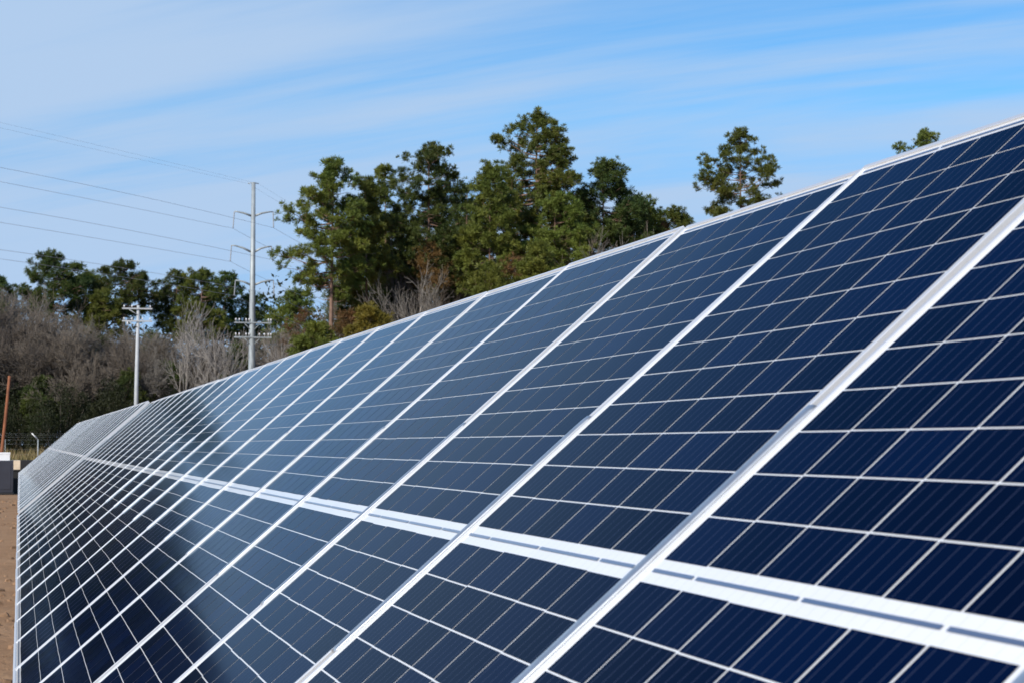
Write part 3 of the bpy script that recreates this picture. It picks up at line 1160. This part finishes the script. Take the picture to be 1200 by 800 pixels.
# --- pines along the far left woods
G2 = 'pines above the left woods'
pine(60, 232, [(372, 30, 96), (350, 26, 96), (332, 28, 96), (318, 36, 90), (307, 42, 78), (299, 50, 68)],
     'dense dark pine rising from the woods near the left edge', 201, 1150, 0.26, 'needle_dark', G2, tuft=(0.36, 0.58), nb=26)
pine(101, 238, [(390, 84, 122), (350, 84, 120), (332, 90, 114), (322, 97, 107)],
     'olive pine filling the dip between the two left crowns', 202, 600, 0.2, 'needle', G2, tuft=(0.36, 0.58), nb=26)
pine(140, 235, [(372, 106, 180), (350, 106, 188), (335, 110, 182), (322, 118, 168), (310, 132, 150)],
     'broad open topped pine behind the white utility pole', 203, 950, 0.25, 'needle_dark', G2, tuft=(0.36, 0.58), nb=26)
pine(120, 230, [(420, 100, 146), (390, 98, 148), (365, 102, 142), (345, 114, 130)],
     'olive green pine low between the broad pine and the bare trees', 204, 700, 0.18, 'needle', G2, tuft=(0.36, 0.58), nb=26)
pine(206, 236, [(400, 184, 232), (360, 182, 232), (340, 186, 226), (330, 192, 220), (322, 202, 212)],
     'dark pine right of the white utility pole', 205, 800, 0.22, 'needle_dark', G2, tuft=(0.36, 0.58), nb=26)
pine(234, 233, [(400, 210, 258), (360, 208, 258), (340, 212, 254), (328, 218, 250), (319, 228, 240)],
     'round topped green pine, centre one left of the steel pole', 206, 900, 0.22, 'needle', G2, tuft=(0.36, 0.58), nb=26)
pine(262, 238, [(400, 240, 284), (355, 244, 282), (340, 246, 282), (330, 250, 276), (323, 258, 268)],
     'dark pine with a ragged right side just left of the steel pole', 207, 700, 0.2, 'needle_dark', G2, tuft=(0.36, 0.58), nb=26)
pine(298, 240, [(420, 276, 322), (375, 276, 320), (360, 282, 314), (348, 292, 302)],
     'lower dark pine directly behind the steel pole', 208, 600, 0.2, 'needle_dark', G2, tuft=(0.36, 0.58), nb=26)
pine(344, 225, [(410, 316, 372), (372, 318, 366), (356, 326, 360), (343, 338, 348)],
     'green pine between the steel pole and the leftmost tall pine', 209, 750, 0.2, 'needle', G2, tuft=(0.36, 0.58), nb=26)
pine(-6, 236, [(380, -30, 18), (350, -28, 14), (336, -18, 8), (328, -9, -2)],
     'pine top cut by the left edge of the photo', 210, 500, 0.2, 'needle_dark', G2, tuft=(0.36, 0.58), nb=26)
for i, (px, d, ty, hw_) in enumerate(((22, 226, 392, 15), (82, 217, 420, 15), (112, 218, 398, 17), (178, 219, 392, 18), (196, 212, 428, 14), (276, 212, 408, 16), (150, 209, 440, 16), (48, 210, 446, 16))):
    pine(px, d, [(505, px-hw_, px+hw_), (470, px-hw_*1.1, px+hw_*1.1), ((ty+470)/2, px-hw_, px+hw_), (ty+12, px-hw_*.6, px+hw_*.6), (ty, px-3, px+3)],
         'low dark evergreen among the leafless trees of the left woods', 220+i, 520, 0.14, 'needle_dark', 'evergreens among the leafless trees', tuft=(0.36, 0.58), nb=22)
pine(-80, 230, [(460, -120, -40), (380, -125, -38), (345, -110, -52), (320, -88, -72)],
     'dark pine beyond the left edge, seen as a dark reflection in the panels', 211, 1000, 0.25, 'needle_dark', 'pines mirrored in the panels', tuft=(0.4, 0.65), nb=24)
dark0 = [o for o in C.objects if o.get('label', '').startswith('dark pine beyond the left')][0]
i = 0
for row, (d0, t0) in enumerate(((222, 338), (234, 318))):
    for px in range(-52-row*12, -330, -25):
        ty = t0-12+rng.uniform(-14, 16)-max(0.0, -px-90)*0.28
        r0 = copy_tree(dark0, ground_at(px+rng.uniform(-5, 5), d0+rng.uniform(-4, 4)), rng.random()*6.28)
        k = (521-ty)/201.0
        r0.scale = (k*1.1, k*1.1, k)
        i += 1

# --- leafless trees: recursive limbs and a haze of twigs
def bare_meshes(seed, h, spread=1.0, r0=0.16, depth=6, twig=0.013):
    r = random.Random(seed)
    trunk, twigs = [], []

    def grow(p, d, ln, rad, lev):
        n = 3 if lev < 3 else 2
        q = p.copy()
        dd = d.copy()
        for i in range(n):
            dd = (dd+Vector((r.gauss(0, .16), r.gauss(0, .16), r.gauss(.05, .08)))).normalized()
            e = q+dd*(ln/n)
            ra, rb = rad*(1-0.3*i/n), rad*(1-0.3*(i+1)/n)
            (trunk if lev < 3 else twigs).append((q, e, max(ra, twig), max(rb, twig*0.8)))
            if lev < depth and (i > 0 or lev > 1):
                k = r.choice((1, 2, 2)) if lev < 5 else 2
                for _ in range(k):
                    az = r.random()*2*math.pi
                    up = dd.orthogonal().normalized()
                    up.rotate(Quaternion(dd, az))
                    nd = (dd*r.uniform(0.55, 1.0)+up*r.uniform(0.45, 0.95)*spread+Vector((0, 0, 0.18))).normalized()
                    grow(e if r.random() < .5 else q.lerp(e, r.random()), nd, ln*r.uniform(0.5, 0.78), rb*r.uniform(0.5, 0.72), lev+1)
            q = e
        if lev < depth:
            grow(q, (dd+Vector((r.gauss(0, .2), r.gauss(0, .2), .1))).normalized(), ln*0.68, rad*0.66, lev+1)

    grow(Vector((0, 0, -0.2)), Vector((r.gauss(0, .05), r.gauss(0, .05), 1)).normalized(), h*0.36, r0, 0)
    zmax = max(s[1].z for s in twigs)
    f = h/zmax
    sc = lambda L: [(a*f, b*f, ra, rb) for a, b, ra, rb in L]
    return mesh_tubes('trunk', sc(trunk), 5), mesh_tubes('twigs', sc(twigs), 3)


BARE = []
for i in range(6):
    t, c = bare_meshes(300+i, 13.0, 0.85+0.1*(i % 3), 0.17, depth=5 if i % 2 else 6)
    print('bare', i, len(c.polygons))
    BARE.append((t, c))


PALE = [bare_meshes(330+i, 13.0, 0.9, 0.17, depth=4, twig=0.02) for i in range(3)]


def bare(px, d, ty, label, group, v, pale=False, wide=1.0):
    s = mpp(px, d)
    h = 1.5+(521-ty)*s
    o = empty('bare_tree', ground_at(px, d), label, 'bare tree', group)
    o.rotation_euler = (0, 0, rng.random()*6.28)
    k = h/13.0
    o.scale = (k*wide, k*wide, k)
    t, c = (PALE if pale else BARE)[v % (3 if pale else 6)]
    for nm, me in (('trunk', t), ('twigs', c)):
        x = obj(nm, me, None, o)
        if not me.materials:
            me.materials.append(M['pale_bark' if pale or (nm == 'trunk' and v % 2) else ('grey_bark', 'tan_bark', 'silver_bark')[v % 3]])
    return o


GB = 'leafless trees of the left woods'
LB = 'leafless grey brown tree in the thicket of the left woods'
rows = [(-18, 214, 332), (4, 222, 328), (14, 228, 330), (30, 229, 334), (18, 216, 352), (34, 221, 345), (50, 214, 362), (66, 219, 358), (84, 216, 372), (98, 222, 368), (112, 213, 378), (128, 219, 372), (144, 215, 382),
        (166, 220, 378), (182, 214, 380), (198, 221, 372), (214, 216, 384), (228, 221, 378), (246, 214, 388), (262, 220, 380), (280, 216, 392), (302, 219, 388), (318, 213, 382), (332, 220, 378), (352, 216, 384), (366, 210, 392), (-45, 218, 350), (-75, 214, 355)]
for i, (px, d, ty) in enumerate(rows):
    bare(px, d, ty+rng.uniform(-6, 6), LB, GB, i)
bare(222, 209, 342, 'pale forked leafless trunk standing before the dark pines right of the white pole', 'pale leafless trees', 2, True, 0.6)
bare(250, 207, 372, 'pale leaning leafless tree left of the steel pole base', 'pale leafless trees', 4, True, 0.8)
bare(330, 200, 385, 'pale slim leafless tree right of the steel pole', 'pale leafless trees', 1, True, 0.6)
bare(502, 140, 262, 'leafless pale limbed tree before the round dark pine', 'pale leafless trees', 3, False, 0.7)
for i, (px, d, ty) in enumerate(((408, 147, 330), (446, 148, 310), (484, 138, 305), (530, 144, 290), (590, 139, 296), (690, 141, 266), (728, 140, 258), (780, 150, 252), (565, 150, 300), (605, 150, 280), (690, 150, 270), (760, 148, 268), (412, 146, 330))):
    bare(px, d, ty, 'leafless brown tree among the trunks of the middle pine group', 'leafless trees among the middle pines', 2*i+1, False, 0.75)


# --- leafy shrubs: leaf faces through the volume of several lumps
def shrub_mesh(seed, n=6500, size=0.10):
    g = np.random.default_rng(seed)
    k = 9
    cx = np.stack([g.uniform(-.7, .7, k), g.uniform(-.6, .6, k), g.uniform(.25, .85, k)], 1)
    rr = g.uniform(.22, .42, k)
    idx = g.integers(0, k, n)
    v = g.normal(0, 1, (n, 3))
    v /= np.linalg.norm(v, axis=1)[:, None]
    P = cx[idx]+v*(rr[idx]*g.uniform(.45, 1.05, n)**.5)[:, None]
    P[:, 2] = np.abs(P[:, 2])
    a = g.normal(0, 1, (n, 3))
    a /= np.linalg.norm(a, axis=1)[:, None]
    b = np.cross(a, g.normal(0, 1, (n, 3)))
    b /= np.linalg.norm(b, axis=1)[:, None]
    L = size*g.uniform(.35, .75, n)[:, None]*0.36
    T = np.zeros((2*n, 3, 3))
    T[:n, 0], T[:n, 1], T[:n, 2] = P-a*L, P+b*L*.5, P+a*L
    T[n:, 0], T[n:, 1], T[n:, 2] = P-a*L, P+a*L, P-b*L*.5
    return mesh_tris('foliage', T), cx


SH = []
for s in range(4):
    me, cx = shrub_mesh(400+s)
    st = mesh_tubes('stems', [((cx[i, 0]*.15, cx[i, 1]*.15, 0), tuple(cx[i]), .018, .008) for i in range(len(cx))], 4)
    st.materials.append(M['grey_bark'])
    SH.append((me, st))


def shrub(px, d, ty, wid, label, group, m, v):
    s = mpp(px, d)
    h = 1.5+(521-ty)*s
    o = empty('shrub', ground_at(px, d), label, 'shrub', group)
    o.rotation_euler = (0, 0, rng.random()*6.28)
    wid = max(wid, h*0.42)
    o.scale = (wid, wid, h/1.05)
    me, st = SH[v % 4]
    me = me.copy()
    me.materials.append(M[m])
    obj('foliage', me, None, o)
    obj('stems', st, None, o)
    return o


i = 0
for px in range(-460, 350, 17):
    shrub(px+rng.uniform(-6, 6), rng.uniform(203, 216), rng.choice((446, 460, 470, 480, 488, 494))+rng.uniform(-8, 8), rng.uniform(1.6, 3.8), 'dark evergreen shrub in the shaded understory of the left woods', 'understory shrubs of the left woods', 'ever_shade', i)
    i += 1
for px in range(-30, 380, 24):
    shrub(px+rng.uniform(-8, 8), rng.uniform(222, 228), rng.uniform(400, 440), rng.uniform(2.6, 4.0), 'tall dark evergreen shrub behind the leafless trees', 'tall shrubs behind the leafless trees', 'ever_shade', i)
    i += 1


def oak(px, d, ty, by_, hw_, label, seed):
    sc = mpp(px, d)
    pr = [(1.5+(521-y)*sc, (px-a_)*sc, (b_-px)*sc) for y, a_, b_ in ((by_, px-hw_, px+hw_), ((ty+by_)/2, px-hw_*1.1, px+hw_*1.1), (ty+10, px-hw_*.7, px+hw_*.7), (ty, px-4, px+4))]
    t, c = pine_meshes(seed, pr[-1][0], pr, 0.10, 330, tuft=(0.22, 0.40), nb=12, low_dead=16)
    o = empty('oak_tree', ground_at(px, d), label, 'oak tree', 'rust leaved oaks')
    o.rotation_euler = (0, 0, FACE)
    obj('trunk', t, M['tan_bark'], o)
    obj('crown', c, M['rust_leaf'], o)


oak(356, 186, 366, 430, 22, 'rusty leaved oak left of the leftmost tall pine trunk', 501)
oak(406, 137, 372, 420, 12, 'small rusty oak just right of the leftmost tall pine trunk', 502)
oak(606, 136, 306, 352, 20, 'rust brown oak at the foot of the tallest pine', 503)
oak(772, 150, 266, 300, 16, 'pale rusty oak at the right foot of the middle group', 504)
oak(508, 141, 290, 345, 20, 'rusty leaved slender tree before the round dark pine', 505)

# the dense wood behind everything on the left: one dark mass of foliage
g = np.random.default_rng(5)
n = 42000
P = np.stack([g.uniform(-110, 62, n), g.uniform(244, 262, n), np.zeros(n)], 1)
topz = 18.5+2.5*np.sin(P[:, 0]*.23)+1.8*np.sin(P[:, 0]*.61+1)+1.2*np.sin(P[:, 1]*.8+P[:, 0]*.4)
P[:, 2] = topz*g.random(n)**.8
n2 = 26000                                                             # its lower edge runs on behind the middle pines
P2 = np.stack([g.uniform(36, 150, n2), g.uniform(205, 222, n2), np.zeros(n2)], 1)
P2[:, 2] = (8.0+1.5*np.sin(P2[:, 0]*.23)+1.2*np.sin(P2[:, 0]*.61+1))*g.random(n2)**.8
P = np.concatenate([P, P2])
n += n2
a = g.normal(0, 1, (n, 3))
a /= np.linalg.norm(a, axis=1)[:, None]
b = np.cross(a, g.normal(0, 1, (n, 3)))
b /= np.linalg.norm(b, axis=1)[:, None]
L = g.uniform(.15, .45, n)[:, None]
T = np.zeros((2*n, 3, 3))
T[:n, 0], T[:n, 1], T[:n, 2] = P-a*L, P+b*L*.5, P+a*L
T[n:, 0], T[n:, 1], T[n:, 2] = P-a*L, P+a*L, P-b*L*.5
wd_ = obj('woods', mesh_tris('woods', T), M['ever_shade'])
tag(wd_, 'dense dark woodland far behind the leafless trees on the left', 'woods', kind='stuff')
